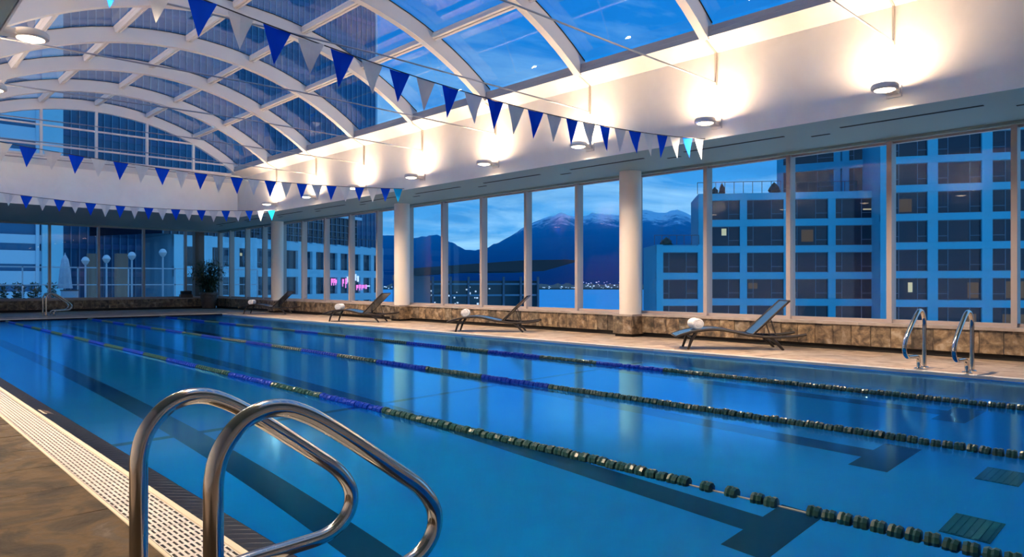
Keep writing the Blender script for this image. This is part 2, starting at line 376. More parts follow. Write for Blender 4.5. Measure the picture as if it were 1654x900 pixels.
# dark tile band sloping into the water
bd = sroot('trim_4')
def slope_box(x0, x1, y0, y1, za, zb, t): return [(x0,y0,za-t),(x1,y0,zb-t),(x1,y1,zb-t),(x0,y1,za-t),(x0,y0,za),(x1,y0,zb),(x1,y1,zb),(x0,y1,za)]
BF = [[0,3,2,1],[4,5,6,7],[0,1,5,4],[1,2,6,5],[2,3,7,6],[3,0,4,7]]
MB().add(slope_box(1.262, 1.4455, YS-.1, YN+.2, -.0082, -.0500, .03), BF).obj('grout_bed', M['grout'], bd)
tm = MB().add(slope_box(1.268, 1.450, .004, .075, -.008, -.0505, .01), BF).mesh('tile', M['navy'])
for j in range(220): inst('tile', tm, bd, (0, YS-.1+j*.08, 0))
fb = MB()
for j in range(220, 331):
    y = YS-.1+j*.08; fb.add(slope_box(1.268, 1.450, y+.004, y+.075, -.008, -.0505, .01), BF)
stuff(fb.obj('distant_tile', M['navy'], bd))
mk = thing('marker_tile', 'small beige marker tile set in the dark tile band by the grate', 'tile', (1.36, 7.62, -.031))
MB().add(slope_box(-.06, .06, -.13, .13, .017, -.017, .012), BF).obj('tile_face', M['lip'], mk)
m = MB()
for a, b in ((-.09,-.05),(-.02,.02),(.05,.09)): m.add(slope_box(-.04, .03, a, b, .0165, -.006, .004), BF)
m.obj('worn_patch', M['pot'], mk)

# walls behind and beside the camera, end walls
wl = struct(MB().box(LWX-.2, BWY-.2, -.02, LWX, GY+.3, ZS+.2).obj('wall_left', M['white']))
struct(MB().box(LWX, BWY-.2, -.02, GX+.3, BWY, ZS+.2).obj('wall_near', M['white']))
# upper walls: white face, sloping cove and the grey gutter beam
prof = [(XR,ZS),(XR,4.96),(10.17,5.12),(10.17,5.15),(10.9,5.15),(10.9,ZS+.17),(XR+.02,ZS+.17),(XR+.02,ZS)]
wr = sroot('wall_right')
MB().prism(prof, YB, YF).obj('upper_wall', M['white'], wr)
bp = [(10.165,5.12),(10.165,5.20),(10.19,5.215),(10.19,5.30),(10.6,5.42),(10.6,5.12)]
MB().prism(bp, YB, YF).obj('gutter_beam', M['beam'], wr)
mir = lambda p: [(2*CX-x, z) for x, z in p]
wo = sroot('wall_opposite')
MB().prism(mir(prof), YB, YF).obj('upper_wall', M['white'], wo)
MB().prism(mir(bp), YB, YF).obj('gutter_beam', M['beam'], wo)
wf = sroot('wall_far')
pf_ = [(YF,ZS),(YF,4.78),(25.52,4.96),(25.52,5.02),(26.3,5.02),(26.3,ZS+.17),(YF+.02,ZS+.17),(YF+.02,ZS)]
MB().prism(pf_, XL-.01, XR+.01, 'x').obj('upper_wall', M['lifted_white'], wf)
wb = sroot('wall_near_upper')
MB().box(XL-.3, YB-.35, ZS, XR+.3, YB, 6.9).obj('upper_wall', M['white'], wb)
# soffits
sf = sroot('ceiling_soffit')
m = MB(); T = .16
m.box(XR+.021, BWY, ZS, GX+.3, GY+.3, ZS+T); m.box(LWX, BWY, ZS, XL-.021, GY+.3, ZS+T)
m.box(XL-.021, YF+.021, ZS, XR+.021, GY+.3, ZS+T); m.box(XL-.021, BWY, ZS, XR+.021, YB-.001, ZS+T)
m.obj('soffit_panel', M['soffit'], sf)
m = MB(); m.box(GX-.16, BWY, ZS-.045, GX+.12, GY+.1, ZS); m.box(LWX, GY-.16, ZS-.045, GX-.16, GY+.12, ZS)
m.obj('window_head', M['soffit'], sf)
for k in range(-1, 10):
    y = 3.6+2.80*k
    if y > 29: break
    MB().box(11.20, y-.95, ZS-.006, 11.26, y+.95, ZS+.01).obj('air_slot', M['dark_gap'], sf)
    MB().box(11.55, y+1.25, ZS-.006, 11.60, y+1.55, ZS+.01).obj('air_slot', M['dark_gap'], sf)

# ------------------------------------------------------------------ glazed vault
cl = sroot('ceiling')
R0, ZC = 7.20, -.65                      # underside of the arches
def az(x, r): return ZC+math.sqrt(max(r*r-(x-CX)**2, 0))
a1 = math.asin((10.17-CX)/R0)
RG = R0+.34
ag = math.asin((10.33-CX)/RG)
def arch_mesh():
    mb = MB(); n = 28; w = .075
    prof = [(0,-w),(0,w),(.20,w),(.20,.045),(.33,.045),(.33,-.045),(.20,-.045),(.20,-w)]
    k = len(prof)
    for i in range(n+1):
        a = -a1*1.005+2*a1*1.005*i/n
        for dr, dy in prof: mb.v.append((CX+(R0+dr)*math.sin(a), dy, ZC+(R0+dr)*math.cos(a)))
    for i in range(n):
        for j in range(k): mb.f.append([i*k+j, i*k+(j+1)%k, (i+1)*k+(j+1)%k, (i+1)*k+j])
    mb.f.append(list(range(k))); mb.f.append([n*k+j for j in range(k)][::-1])
    return mb.mesh('arch', M['arch'])
am = arch_mesh()
for y in ARCH_Y: inst('arch', am, cl, (0, y, 0))
px = [1.48*k for k in range(-2, 3)]
pang = [math.asin(p/(R0+.2)) for p in px]
for i in range(len(ARCH_Y)-1):
    y0, y1 = ARCH_Y[i]+.05, ARCH_Y[i+1]-.05
    for a in pang:
        mb = MB(); s, c = math.sin(a), math.cos(a); rd = Vector((s,0,c)); tg = Vector((c,0,-s))
        ctr = Vector((CX,0,ZC))
        mb.obox(ctr+rd*(R0+.235)+tg*.033+Vector((0,(y0+y1)/2,0)), tg, (0,1,0), rd, .024, (y1-y0)/2, .05)
        mb.obox(ctr+rd*(R0+.235)-tg*.033+Vector((0,(y0+y1)/2,0)), tg, (0,1,0), rd, .024, (y1-y0)/2, .05)
        mb.obox(ctr+rd*(R0+.295)+Vector((0,(y0+y1)/2,0)), tg, (0,1,0), rd, .062, (y1-y0)/2, .03)
        mb.obj('purlin', M['arch'], cl)
    bounds = [-ag]+[math.asin(p/RG) for p in px]+[ag]
    for j in range(6):
        b0, b1 = bounds[j], bounds[j+1]; mb = MB(); n = 4; e0, e1 = ARCH_Y[i]+.004, ARCH_Y[i+1]-.004
        b0 += .0006; b1 -= .0006
        for q in range(n+1):
            a = b0+(b1-b0)*q/n
            for r, y in ((RG,e0),(RG,e1),(RG+.012,e1),(RG+.012,e0)): mb.v.append((CX+r*math.sin(a), y, ZC+r*math.cos(a)))
        for q in range(n):
            for s_ in range(4): mb.f.append([q*4+s_, q*4+(s_+1)%4, (q+1)*4+(s_+1)%4, (q+1)*4+s_])
        mb.f.append([0,1,2,3]); mb.f.append([n*4+3,n*4+2,n*4+1,n*4])
        # dark gasket along the glass edge
        o = mb.obj('pane', M['roof_pane'], cl)
gk = MB()
for i in range(len(ARCH_Y)):
    for sgn in (-1, 1):
        y = ARCH_Y[i]+sgn*.055
        pts = [(CX+(RG-.012)*math.sin(-ag+2*ag*q/24), y, ZC+(RG-.012)*math.cos(-ag+2*ag*q/24)) for q in range(25)]
        gk.tube(pts, .010, 4)
gk.obj('gasket', M['dark_gap'], cl)
# tie rods and their anchors at every arch
for y in ARCH_Y[1:-1]:
    MB().tube([(XL+.03,y,4.46),(CX,y,4.53),(XR-.03,y,4.46)], .013, 8).obj('tie_rod', M['rod'], cl, True)
    for s_, xw, xi in ((1, XR, 10.17), (-1, XL, 2*CX-10.17)):
        mb = MB(); mb.box(min(xw, xw-s_*.045), y-.014, 4.42, max(xw, xw-s_*.045), y+.014, 4.97)
        mb.bar((xw-s_*.02, y, 4.965), (xi, y, 5.115), .028, .03, (0,1,0)); mb.obj('rod_anchor', M['joint'], cl)

# ------------------------------------------------------------------ clerestory at the far end (in the last arch)
wn = 0
yy = ARCH_Y[-1]
xs = [2*CX-10.1]+[CX+p for p in px]+[10.1]
for j in range(6):
    wn += 1; w = sroot('window_%d' % wn)
    x0, x1 = xs[j], xs[j+1]
    mb = MB()
    poly = [(x0+.02, 5.0)]+[(x1-.02, 5.0)]
    tops = [(x1-.02-(x1-x0-.04)*q/6, az(x1-.02-(x1-x0-.04)*q/6, R0+.05)) for q in range(7)]
    mb.prism(poly+tops, yy-.006, yy+.006); mb.obj('pane', M['pane'], w)
    mb = MB()
    if j < 5: mb.box(x1-.035, yy-.07, 4.98, x1+.035, yy+.05, az(x1, R0+.04))
    mb.box(x0, yy-.05, 4.98, x1, yy+.05, 5.05)
    for zb in (5.33, 5.93):
        lo, hi = x0+.02, x1-.02
        lim = math.sqrt(max(R0**2-(zb-ZC)**2, 0)) if zb-ZC < R0 else 0
        lo = max(lo, CX-lim); hi = min(hi, CX+lim)
        if hi-lo > .1: mb.box(lo, yy-.04, zb-.025, hi, yy+.04, zb+.025)
    mb.obj('window_frame', M['arch'], w)

# ------------------------------------------------------------------ window walls
def bay(p0, p1, post=True):
    """one floor-to-soffit bay of glazing between two points"""
    global wn; wn += 1; w = sroot('window_%d' % wn)
    p0 = Vector((*p0, 0)); p1 = Vector((*p1, 0)); d = (p1-p0); l = d.length; d.normalize(); nrm = Vector((-d.y, d.x, 0))
    mid = (p0+p1)/2; up = Vector((0,0,1))
    MB().obox(mid+up*2.02, d, nrm, up, l/2-.03, .008, 1.50).obj('pane', M['pane'], w)
    mb = MB(); mb.obox(mid+up*.51, d, nrm, up, l/2, .045, .03); mb.obox(mid+up*3.50, d, nrm, up, l/2, .045, .03)
    if post: mb.obox(p1+up*2.0, d, nrm, up, .04, .105, 1.55)
    mb.obj('window_frame', M['mullion'], w)
ys = [2.61+1.737*k for k in range(-3, 18)]
for k in range(len(ys)-1): bay((GX, ys[k]), (GX, ys[k+1]), post=(k+1 not in (99,)))
bay((GX, ys[-1]), (GX, GY))
xs2 = [12.80-.0]+[11.24-1.74*k for k in range(0, 8)]
for k in range(len(xs2)-1): bay((xs2[k], GY), (xs2[k+1], GY))
cp = struct(MB().box(GX-.07, GY-.07, 0, GX+.07, GY+.07, ZS).obj('trim_5', M['mullion']))
cpi = struct(MB().box(11.72, GY+.12, -.1, 12.12, GY+.5, ZS).obj('trim_6', M['tan']))

# low stone ledges under the glass
def ledge(name, x0, y0, x1, y1, nrm, lab):
    """stone-clad ledge, face line from (x0,y0) to (x1,y1), nrm points into the room"""
    r = sroot(name)
    a = Vector((x0,y0,0)); b = Vector((x1,y1,0)); d = b-a; l = d.length; d.normalize(); nn = Vector((*nrm,0)); up = Vector((0,0,1))
    mid = (a+b)/2
    MB().obox(mid-nn*.20+up*.22, d, nn, up, l/2, .175, .24).obj('ledge_core', M['dark_gap'], r)
    MB().obox(mid-nn*.02+up*.265, d, nn, up, l/2, .012, .17).obj('mortar_bed', M['sill'], r)
    n = int(l/.31); w = l/n
    for i in range(n):
        c = a+d*(i+.5)*w; g = MB(); rn = random.uniform(.0, .012)
        zc = random.choice((.0, .0, .03))
        hz = .172
        g.obox(c+nn*(rn-.012)+up*.262, d, nn, up, w/2-.005, .022, hz)
        q = [Vector(v) for v in g.v]
        g.v = [tuple(v+nn*random.uniform(-.006,.006)) for v in q]
        g.obj('stone_tile', M['ledge'], r)
    n2 = max(1, int(l/.9)); w = l/n2
    for i in range(n2):
        c = a+d*(i+.5)*w; MB().obox(c-nn*.17+up*.462, d, nn, up, w/2-.002, .21, .024).obj('cap_stone', M['sill'], r)
LX, LY = 12.50, GY-.30
ledge('wall_ledge_right', LX, BWY, LX, LY, (-1,0), '')
ledge('wall_ledge_far', LWX, LY, LX, LY, (0,-1), '')

# round columns on stone piers
for i, (cy, lab) in enumerate(((.85, 'outside'), (9.47, 'round cream column between the third and second loungers, nearest the pool rails'), (18.1, 'round cream column on stone pier, the middle one, beside the mountain view'), (26.65, 'round cream column on stone pier, farthest along the window wall'))):
    if i == 0: continue
    t = thing('column', lab.replace('between the third and second loungers, nearest the pool rails', 'on stone pier behind the nearest lounger, closest to the pool rails'), 'column', (12.40, cy, 0), 0, 'round columns along the window wall')
    MB().lathe([(.235,.47),(.235,ZS)], 40).obj('shaft', M['cream'], t, True)
    MB().box(-.235, -.225, 0, .14, .225, .06).obj('plinth_recess', M['dark_gap'], t)
    p = MB().box(-.255, -.245, .06, .14, .245, .44).obj('stone_pier', M['dark_gap'], t)
    for (c, d, n_) in (((-.262,-.123,.25),(0,1,0),(-1,0,0)), ((-.262,.123,.25),(0,1,0),(-1,0,0)), ((-.06,-.252,.25),(1,0,0),(0,-1,0)), ((-.06,.252,.25),(1,0,0),(0,1,0))):
        MB().obox(c, d, n_, (0,0,1), .120 if d[1] else .20, .012, .187).obj('stone_tile', M['ledge'], p)
    MB().box(-.28, -.265, .44, .12, .265, .478).obj('cap_stone', M['sill'], t)

# ------------------------------------------------------------------ wall lamps (throw light up and down)
M['lens_up'] = mat('lamp_lens_up', (.9,.8,.7), .5, emit=(1,.70,.44), estr=LAMP_UP)
M['lens_down'] = mat('lamp_lens_down', (.9,.85,.75), .5, emit=(1,.76,.50), estr=LAMP_DOWN)
def make_lamp():
    t = inst('wall_lamp', None)
    # local: wall is at +x = .36, disc head around the origin
    MB().lathe([(.128,-.03),(.150,-.03),(.168,-.018),(.172,0),(.168,.028),(.152,.05),(.128,.05)], 32, closed=True).obj('lamp_housing', M['lamp_metal'], t, True)
    MB().lathe([(.130,-.026),(.10,-.044),(.05,-.055),(.001,-.058)], 28, closed=True).obj('lens', M['lens_down'], t, True)
    MB().lathe([(.130,.042),(.10,.048),(.001,.05)], 28, closed=True).obj('upper_lens', M['lens_up'], t, True)
    m = MB(); m.prism([(.12,-.09),(.33,-.075),(.33,.075),(.12,.09)], -.028, .03, 'z'); m.obj('arm', M['lamp_metal'], t)
    MB().box(.325, -.10, -.07, .352, .10, .09).obj('wall_plate', M['lamp_metal'], t)
    sl = bpy.data.lights.new('lamp_beam', 'SPOT'); sl.energy = LAMP_BEAM; sl.color = (1,.74,.50); sl.spot_size = math.radians(148); sl.spot_blend = .8; sl.shadow_soft_size = .09
    lo = bpy.data.objects.new('lamp_beam', sl); COL.objects.link(lo); lo.parent = t; lo.location = (0, 0, -.075)
    return t
lamp0 = make_lamp(); used = False
for side in (1, -1):
    for k, y in enumerate(ARCH_Y[1:-1]):
        o = lamp0 if not used else copy_tree(lamp0); used = True
        o.location = ((XR-.35) if side == 1 else (XL+.35), y, 3.77)
        o.rotation_euler = (0, 0, 0 if side == 1 else PI)
        if side == 1: lab = 'round wall lamp above the windows, %s from the pool rails end' % ORD[k]
        else: lab = 'round wall lamp on the wall opposite the windows, %s from the near end' % ORD[k]
        tag(o, lab, 'lamp', 'up and down wall lamps')

# ------------------------------------------------------------------ pennant strings
def flags(y, x0, z0, x1, z1, sag, n, lab, first, cyan):
    t = thing('flag_string', lab, 'bunting', (x0, y, 0), 0, 'pennant strings across the pool')
    cz = lambda s: z0+(z1-z0)*s-4*sag*s*(1-s)
    MB().tube([((x1-x0)*i/40, 0, cz(i/40)) for i in range(41)], .006, 6).obj('cord', M['cord'], t)
    ms = {}
    for key in ('flag_blue','flag_white','flag_cyan'):
        for v in range(3):
            b = MB(); w, h = .138, .345; tw = (-.03, .02, .045)[v]
            rows = [(-w,0,w),(-w*.52,.5,w*.48),(0,1,.001)]
            for q, (a, s, c) in enumerate(rows):
                yb = tw*s*s; mid = (a+c)/2
                b.v += [(a, yb, -h*s),(mid, yb+.012*(1-s), -h*s),(c, yb, -h*s),(a, yb+.003, -h*s),(mid, yb+.015*(1-s)+.003, -h*s),(c, yb+.003, -h*s)]
            for q in range(2):
                k = q*6
                for i, j in ((0,1),(1,2)):
                    b.f.append([k+i,k+j,k+6+j,k+6+i]); b.f.append([k+3+j,k+3+i,k+9+i,k+9+j])
                b.f += [[k,k+6,k+9,k+3],[k+2,k+5,k+11,k+8]]
            b.f += [[0,3,4,1],[1,4,5,2]]
            ms[key, v] = b.mesh('flag', M[key])
    for i in range(n):
        s = (i+.5)/n; key = 'flag_blue' if (i % 2 == first) else 'flag_white'
        if cyan and i == n-1: key = 'flag_cyan'
        o = inst('flag', ms[key, random.randrange(3)], t, ((x1-x0)*s, 0, cz(s)-.004), random.uniform(-.12,.12), (random.uniform(.92,1.05), 1, random.uniform(.94,1.04)))
        o.rotation_euler.y = math.atan(((z1-z0)-4*sag*(1-2*s))/(x1-x0))*.6*-1
flags(6.5, XL, 3.86, XR, 3.57, .33, 27, 'blue and white pennant string nearest the camera, hanging highest in view', 1, False)
flags(15.3, XL, 3.72, XR, 3.58, .22, 25, 'blue and white pennant string across the middle of the pool, ending at the middle column', 1, True)
flags(22.7, XL, 3.72, XR, 3.58, .28, 25, 'blue and white pennant string at the far end before the far white wall', 0, True)

# ------------------------------------------------------------------ lane ropes
def rope(x, lab, gaps):
    t = thing('lane_rope', lab, 'lane rope', (x, 0, ZW), 0, 'floating lane ropes')
    MB().tube([(0, YS, .004), (0, 8, .004), (0, YN, .004)], .006, 6).obj('cable', M['cable'], t)
    P = .078
    def fm():
        b = MB(); n = 9; k = 0
        b.lathe([(.012,-.034),(.036,-.030),(.041,-.012),(.034,0),(.041,.012),(.036,.030),(.012,.034)], n, 'y'); return b
    ms = {c: fm().mesh('float', M[c], False) for c in ('float_green','float_blue')}
    far = {'float_green': MB(), 'float_blue': MB()}
    y = YS+.3; i = 0
    while y < YN-.25:
        band = 'float_green' if y < 5.6 else ('float_blue' if int((y-5.6)/1.2) % 2 == 0 else 'float_green')
        if not any(abs(y-g) < .045 for g in gaps):
            if y < 9.5:
                o = inst('float', ms[band], t, (random.uniform(-.004,.004), y, .010+random.uniform(-.005,.005))); o.rotation_euler = (random.uniform(-.12,.12), random.uniform(0,3), random.uniform(-.08,.08))
            else:
                far[band].lathe([(.012,y-.034),(.040,y-.026),(.035,y),(.040,y+.026),(.012,y+.034)], 6, 'y', (0,0,.010))
        y += P; i += 1
    for c in far: stuff(far[c].obj('distant_float', M[c], t))
rope(3.65, 'dark green and blue lane rope nearest the foreground handrails', (2.02, 2.18, 1.72, 2.32))
rope(5.87, 'dark green and blue lane rope along the middle of the pool', ())
rope(8.10, 'dark green and blue lane rope nearest the window side', ())

# ------------------------------------------------------------------ pool handrails
def smooth_path(pts, n=6):
    out_ = []; P = [Vector(p) for p in pts]; P = [2*P[0]-P[1]]+P+[2*P[-1]-P[-2]]
    for i in range(1, len(P)-2):
        for k in range(n):
            s = k/n; a, b, c, d = P[i-1], P[i], P[i+1], P[i+2]
            out_.append(.5*((2*b)+(c-a)*s+(2*a-5*b+4*c-d)*s*s+(3*b-a-3*c+d)*s**3))
    out_.append(P[-2]); return out_
RAIL = [(0,0),(0,.25),(0,.50),(.003,.61),(.030,.69),(.095,.757),(.185,.777),(.285,.743),(.42,.655),(.60,.520),(.715,.428),(.772,.335),(.755,.248),(.670,.190),(.52,.178),(.36,.172),(.27,.155),(.232,.105),(.228,.05),(.228,0)]
def make_rail():
    t = inst('pool_handrail', None)
    MB().tube(smooth_path([(x,0,z) for x, z in RAIL]), .0275, 20).obj('rail_tube', M['steel'], t, True)
    for x in (0, .228):
        MB().lathe([(.058,0),(.058,.006),(.045,.016),(.030,.018),(.029,.012)], 24, c=(x,0,0)).obj('base_flange', M['steel'], t, True)
    return t
rail0 = make_rail()
rails = [((.757,2.03,0), 0, 'polished steel handrail in the foreground, the nearer of the pair by the grate'),
         ((.692,2.49,-.01), 0, 'polished steel handrail in the foreground, behind its twin by the grate'),
         ((10.72,3.22,0), PI, 'steel handrail on the window-side deck, the one closer to the loungers'),
         ((10.72,2.66,0), PI, 'steel handrail on the window-side deck, the one farther from the loungers'),
         ((5.15,29.75,0), 0, 'small steel handrail on the far deck below the globe lamps, rear one of the pair'),
         ((5.15,29.2,0), 0, 'small steel handrail on the far deck below the globe lamps, front one of the pair')]
for i, (loc, rz, lab) in enumerate(rails):
    o = rail0 if i == 0 else copy_tree(rail0)
    o.location = loc; o.rotation_euler = (0,0,rz); tag(o, lab, 'handrail', 'bent steel pool handrails')

# ------------------------------------------------------------------ loungers with rolled towels
def lerp_prof(pr, s):
    for (a, za), (b, zb) in zip(pr, pr[1:]):
        if s <= b: return za+(zb-za)*(s-a)/(b-a)
    return pr[-1][1]
SEAT = [(-.20,.235),(-.10,.275),(.05,.315),(.25,.350),(.45,.365),(.62,.350),(.80,.315),(.98,.275),(1.10,.262)]
BACK = [(1.10,.275),(1.25,.415),(1.45,.610),(1.70,.845)]
def sheet(prof, w, th):
    b = MB(); ps = [Vector((x,0,z)) for x, z in prof]; n = len(ps)
    for i, p in enumerate(ps):
        tg = (ps[min(i+1,n-1)]-ps[max(i-1,0)]).normalized(); up = Vector((-tg.z,0,tg.x))
        for y, q in ((-w,0),(w,0),(w,-th),(-w,-th)): b.v.append(tuple(p+up*q+Vector((0,y,0))))
    for i in range(n-1):
        for j in range(4): b.f.append([i*4+j, i*4+(j+1)%4, (i+1)*4+(j+1)%4, (i+1)*4+j])
    b.f += [[0,1,2,3],[(n-1)*4+k for k in (3,2,1,0)]]; return b
def make_lounger():
    t = inst('sun_lounger', None)
    fine = [tuple((v.x, v.z)) for v in smooth_path([(x,0,z) for x, z in SEAT], 4)]
    sheet(fine, .30, .012).obj('seat_sling', M['sling'], t, True)
    sheet(BACK, .285, .014).obj('backrest', M['sling'], t)
    REAR = fine+[(1.25,.245),(1.45,.235),(1.70,.245),(1.85,.262),(1.97,.285)]
    for y in (-.315, .315):
        MB().tube([(x, y, z-.014) for x, z in smooth2(REAR)], .023, 8).obj('side_rail', M['frame'], t, True)
        MB().tube([(x, y*.92, z-.004) for x, z in BACK], .019, 8).obj('back_rail', M['frame'], t, True)
        m = MB(); m.tube([(.14,y*.95,.315),(.05,y*.93,.15),(0,y*.92,.0)], .02, 8, rads=[.032,.028,.020]); m.obj('leg', M['frame'], t, True)
        m = MB(); m.tube([(1.36,y*.95,.235),(1.50,y*.93,.11),(1.60,y*.92,.0)], .02, 8, rads=[.032,.028,.020]); m.obj('leg', M['frame'], t, True)
    MB().tube([(.08,-.29,.20),(.08,.29,.20)], .013, 6).obj('cross_bar', M['frame'], t)
    MB().tube([(1.45,-.29,.15),(1.45,.29,.15)], .013, 6).obj('cross_bar', M['frame'], t)
    MB().tube([(-.195,-.31,.222),(-.195,.31,.222)], .016, 6).obj('cross_bar', M['frame'], t)
    MB().tube([(1.70,-.29,.84),(1.70,.29,.84)], .015, 6).obj('cross_bar', M['frame'], t)
    m = MB()
    for y in (-.2, .2): m.tube([(1.40,y,.555),(1.50,y,.24)], .009, 6)
    m.tube([(1.50,-.315,.235),(1.50,.315,.235)], .009, 6); m.obj('back_prop', M['frame'], t)
    return t
def smooth2(p): return [(v.x, v.z) for v in smooth_path([(x,0,z) for x, z in p], 2)]
def make_towel():
    b = MB(); n = 18; r = .095
    b.lathe([(.02,-.19),(.05,-.185),(.052,-.175),(.075,-.182),(.078,-.172),(r*.98,-.170),(r,-.12),(r*.97,0),(r,.12),(r*.98,.170),(.078,.172),(.075,.182),(.052,.175),(.05,.185),(.02,.19)], n, 'y')
    b.v = [(x*1.04+.004*math.sin(9*y*7), y, z*.97+.003*math.sin(40*x)) for x, y, z in b.v]
    return b.obj('rolled_towel', M['towel'], None, True)
lo0 = make_lounger(); tw0 = make_towel()
spots = [((10.6,6.86),(11.67,5.68),'nearest the window-side handrails'),
         ((10.48,13.1),(11.45,11.92),'second from the window-side handrails, before the harbour view'),
         ((10.50,19.1),(11.35,17.75),'third from the window-side handrails, beside the middle column'),
         ((10.75,25.9),(11.75,24.8),'farthest from the window-side handrails, before the farthest column')]
for i, (a, b, w) in enumerate(spots):
    o = lo0 if i == 0 else copy_tree(lo0); q = tw0 if i == 0 else copy_tree(tw0)
    an = math.atan2(b[1]-a[1], b[0]-a[0]); d = Vector((math.cos(an), math.sin(an), 0)); n_ = Vector((-d.y, d.x, 0))
    base = Vector((*a, 0))+n_*.29
    o.location = base; o.rotation_euler = (0,0,an)
    tag(o, 'dark sling sun lounger with raised back, '+w, 'lounger', 'sun loungers facing the pool')
    q.location = base+d*.18+n_*.02+Vector((0,0,.345+.09)); q.rotation_euler = (0,0,an+.1)
    tag(q, 'rolled white towel on the lounger '+w.replace('from the window-side handrails, ','from the handrails, '), 'towel', 'rolled towels on the loungers')

# ------------------------------------------------------------------ potted bamboo in the far corner, box beside it
pt = thing('potted_plant', 'bushy green bamboo in a brown pot in the far corner', 'plant', (11.93, 32.55, 0))
pot = MB().lathe([(.26,0),(.28,.05),(.36,.60),(.40,.62),(.40,.72),(.36,.72),(.35,.64)], 28, closed=False).obj('pot', M['pot'], pt, True)
MB().lathe([(.001,.655),(.352,.655)], 20, closed=True).obj('soil', M['soil'], pt)
st = MB(); lf = MB(); rn = random.Random(3)
for k in range(64):
    a = rn.uniform(0, 2*PI); r0 = rn.uniform(.02,.26); h = rn.uniform(.7,1.7); sp = rn.uniform(.05,.58)
    side = -1 if k % 2 else 1
    p0 = Vector((r0*math.cos(a), r0*math.sin(a), .65)); p1 = p0+Vector((sp*math.cos(a)+side*.12*.75, sp*math.sin(a)-side*.12*.66, h))
    mid = (p0+p1)/2+Vector((0,0,.08)); pts = smooth_path([p0, mid, p1], 4); st.tube(pts, .008, 4)
    for q in range(26):
        s = rn.uniform(.18,1); p = pts[min(int(s*(len(pts)-1)), len(pts)-1)]
        b = rn.uniform(0, 2*PI); dr = Vector((math.cos(b), math.sin(b), rn.uniform(-.5,.5))).normalized(); ln = rn.uniform(.16,.32); w = Vector((-dr.y,dr.x,0)).normalized()*.026
        e = p+dr*ln+Vector((0,0,-.06)); mdl = p+dr*ln*.5+Vector((0,0,.01)); k0 = len(lf.v)
        lf.v += [tuple(p), tuple(mdl+w), tuple(e), tuple(mdl-w), tuple(mdl+Vector((0,0,.004)))]
        lf.f += [[k0,k0+1,k0+4],[k0+1,k0+2,k0+4],[k0+2,k0+3,k0+4],[k0+3,k0,k0+4]]
st.obj('stem', M['stem'], pt); stuff(lf.obj('foliage', M['leaf'], pt))
bx = thing('ledge_box', 'low dark two-tier box on the ledge beside the potted bamboo', 'box', (11.2, 33.28, .487))
MB().chamf(-.26, -.1, 0, .26, .1, .15, .012).obj('lower_tier', M['pot'], bx)
MB().chamf(-.22, -.08, .15, .22, .08, .30, .012).obj('upper_tier', M['frame'], bx)

# ------------------------------------------------------------------ surroundings
class Face:
    """a facade seen from the pool: local x along it, y into the building, z up"""
    def __init__(s, u0, d0, u1, d1):
        s.p0 = at(u0, d0); p1 = at(u1, d1); s.l = (p1-s.p0).length; s.d = (p1-s.p0).normalized(); s.rz = math.atan2(s.d.y, s.d.x)
        s.n = Vector((-s.d.y, s.d.x, 0))
    def x(s, u):
        r = at(u, 1.0); a = s.d; det = r.x*(-a.y)-(-a.x)*r.y
        return -(r.x*s.p0.y-r.y*s.p0.x)/(r.x*a.y-r.y*a.x)
def at_face(root, F, base):      # child frames expressed in the root's space
    pass
WM = {}
def window_unit(w, h, style, root, x, y, z, lit=None):
    key = (round(w,2), round(h,2), style)
    if key not in WM:
        pm = MB().box(0,0,0,w,.08,h).mesh('window', M['hglass'])
        b = MB(); t = .055
        for fx in {0: (.33,), 1: (.18,.68), 2: (.25,.75)}[style]: b.box(w*fx-t/2, -.05, 0, w*fx+t/2, 0, h)
        b.box(0, -.05, 0, w, 0, .07); b.box(0, -.05, h-.06, w, 0, h)
        f1 = {0: .33, 1: .18, 2: .25}[style]; b.box(0, -.05, h*.28, w*f1, 0, h*.28+.05)
        if style: b.box(w*(1-f1 if style == 2 else .68), -.05, h*.28, w, 0, h*.28+.05)
        WM[key] = (pm, b.mesh('window_bars', M['hbar']))
    pm, bmx = WM[key]
    o = inst('window', pm, root, (x, y, z)); inst('window_bars', bmx, o)
    if lit:
        kind, a, b_, c, d = lit
        inst('lit_curtain' if kind == 'lit' else 'glow_patch', MB().box(w*a, -.02, h*b_, w*c, -.005, h*d).mesh('glow_patch', M[kind]), o)
    return o
def block(root, F, O, xs_, zs, zbot, ztop, depth, pier, band, matw, style=1, recess=.45, lits={}, skip=()):
    """grid facade; O = local offset of this face in the root frame. xs_ = pier centres, zs = floor-band centres (descending)"""
    R = Matrix.Rotation(F.rz, 4, 'Z')
    grp = O
    def P(name, mb, m): return inst(name, mb.mesh(name, m), root, flat(F.p0-root_base[root.name]), F.rz)
    hw = pier/2
    P('wall', MB().box(xs_[0]-hw, recess+.06, zbot, xs_[-1]+hw, depth, ztop), matw)
    for z in zs: P('floor_band', MB().box(xs_[0]-hw, 0, z-band/2, xs_[-1]+hw, recess+.1, z+band/2), matw)
    for x in xs_: P('pier', MB().box(x-hw, .03, zbot, x+hw, recess+.1, ztop), matw)
    zz_ = list(zs)+[zbot-band/2]
    for i in range(len(zz_)-1):
        hi, lo = zz_[i]-band/2, zz_[i+1]+band/2
        if hi-lo < .4: continue
        for j in range(len(xs_)-1):
            x0, x1 = xs_[j]+hw, xs_[j+1]-hw
            if x1-x0 < .5 or (i, j) in skip: continue
            loc = F.p0-root_base[root.name]+F.d*x0+F.n*(recess-.04)
            w = window_unit(x1-x0, hi-lo, style, root, loc.x, loc.y, lo, lits.get((i, j)))
            w.rotation_euler = (0, 0, F.rz)
root_base = {}
def flat(v): return Vector((v.x, v.y, 0))
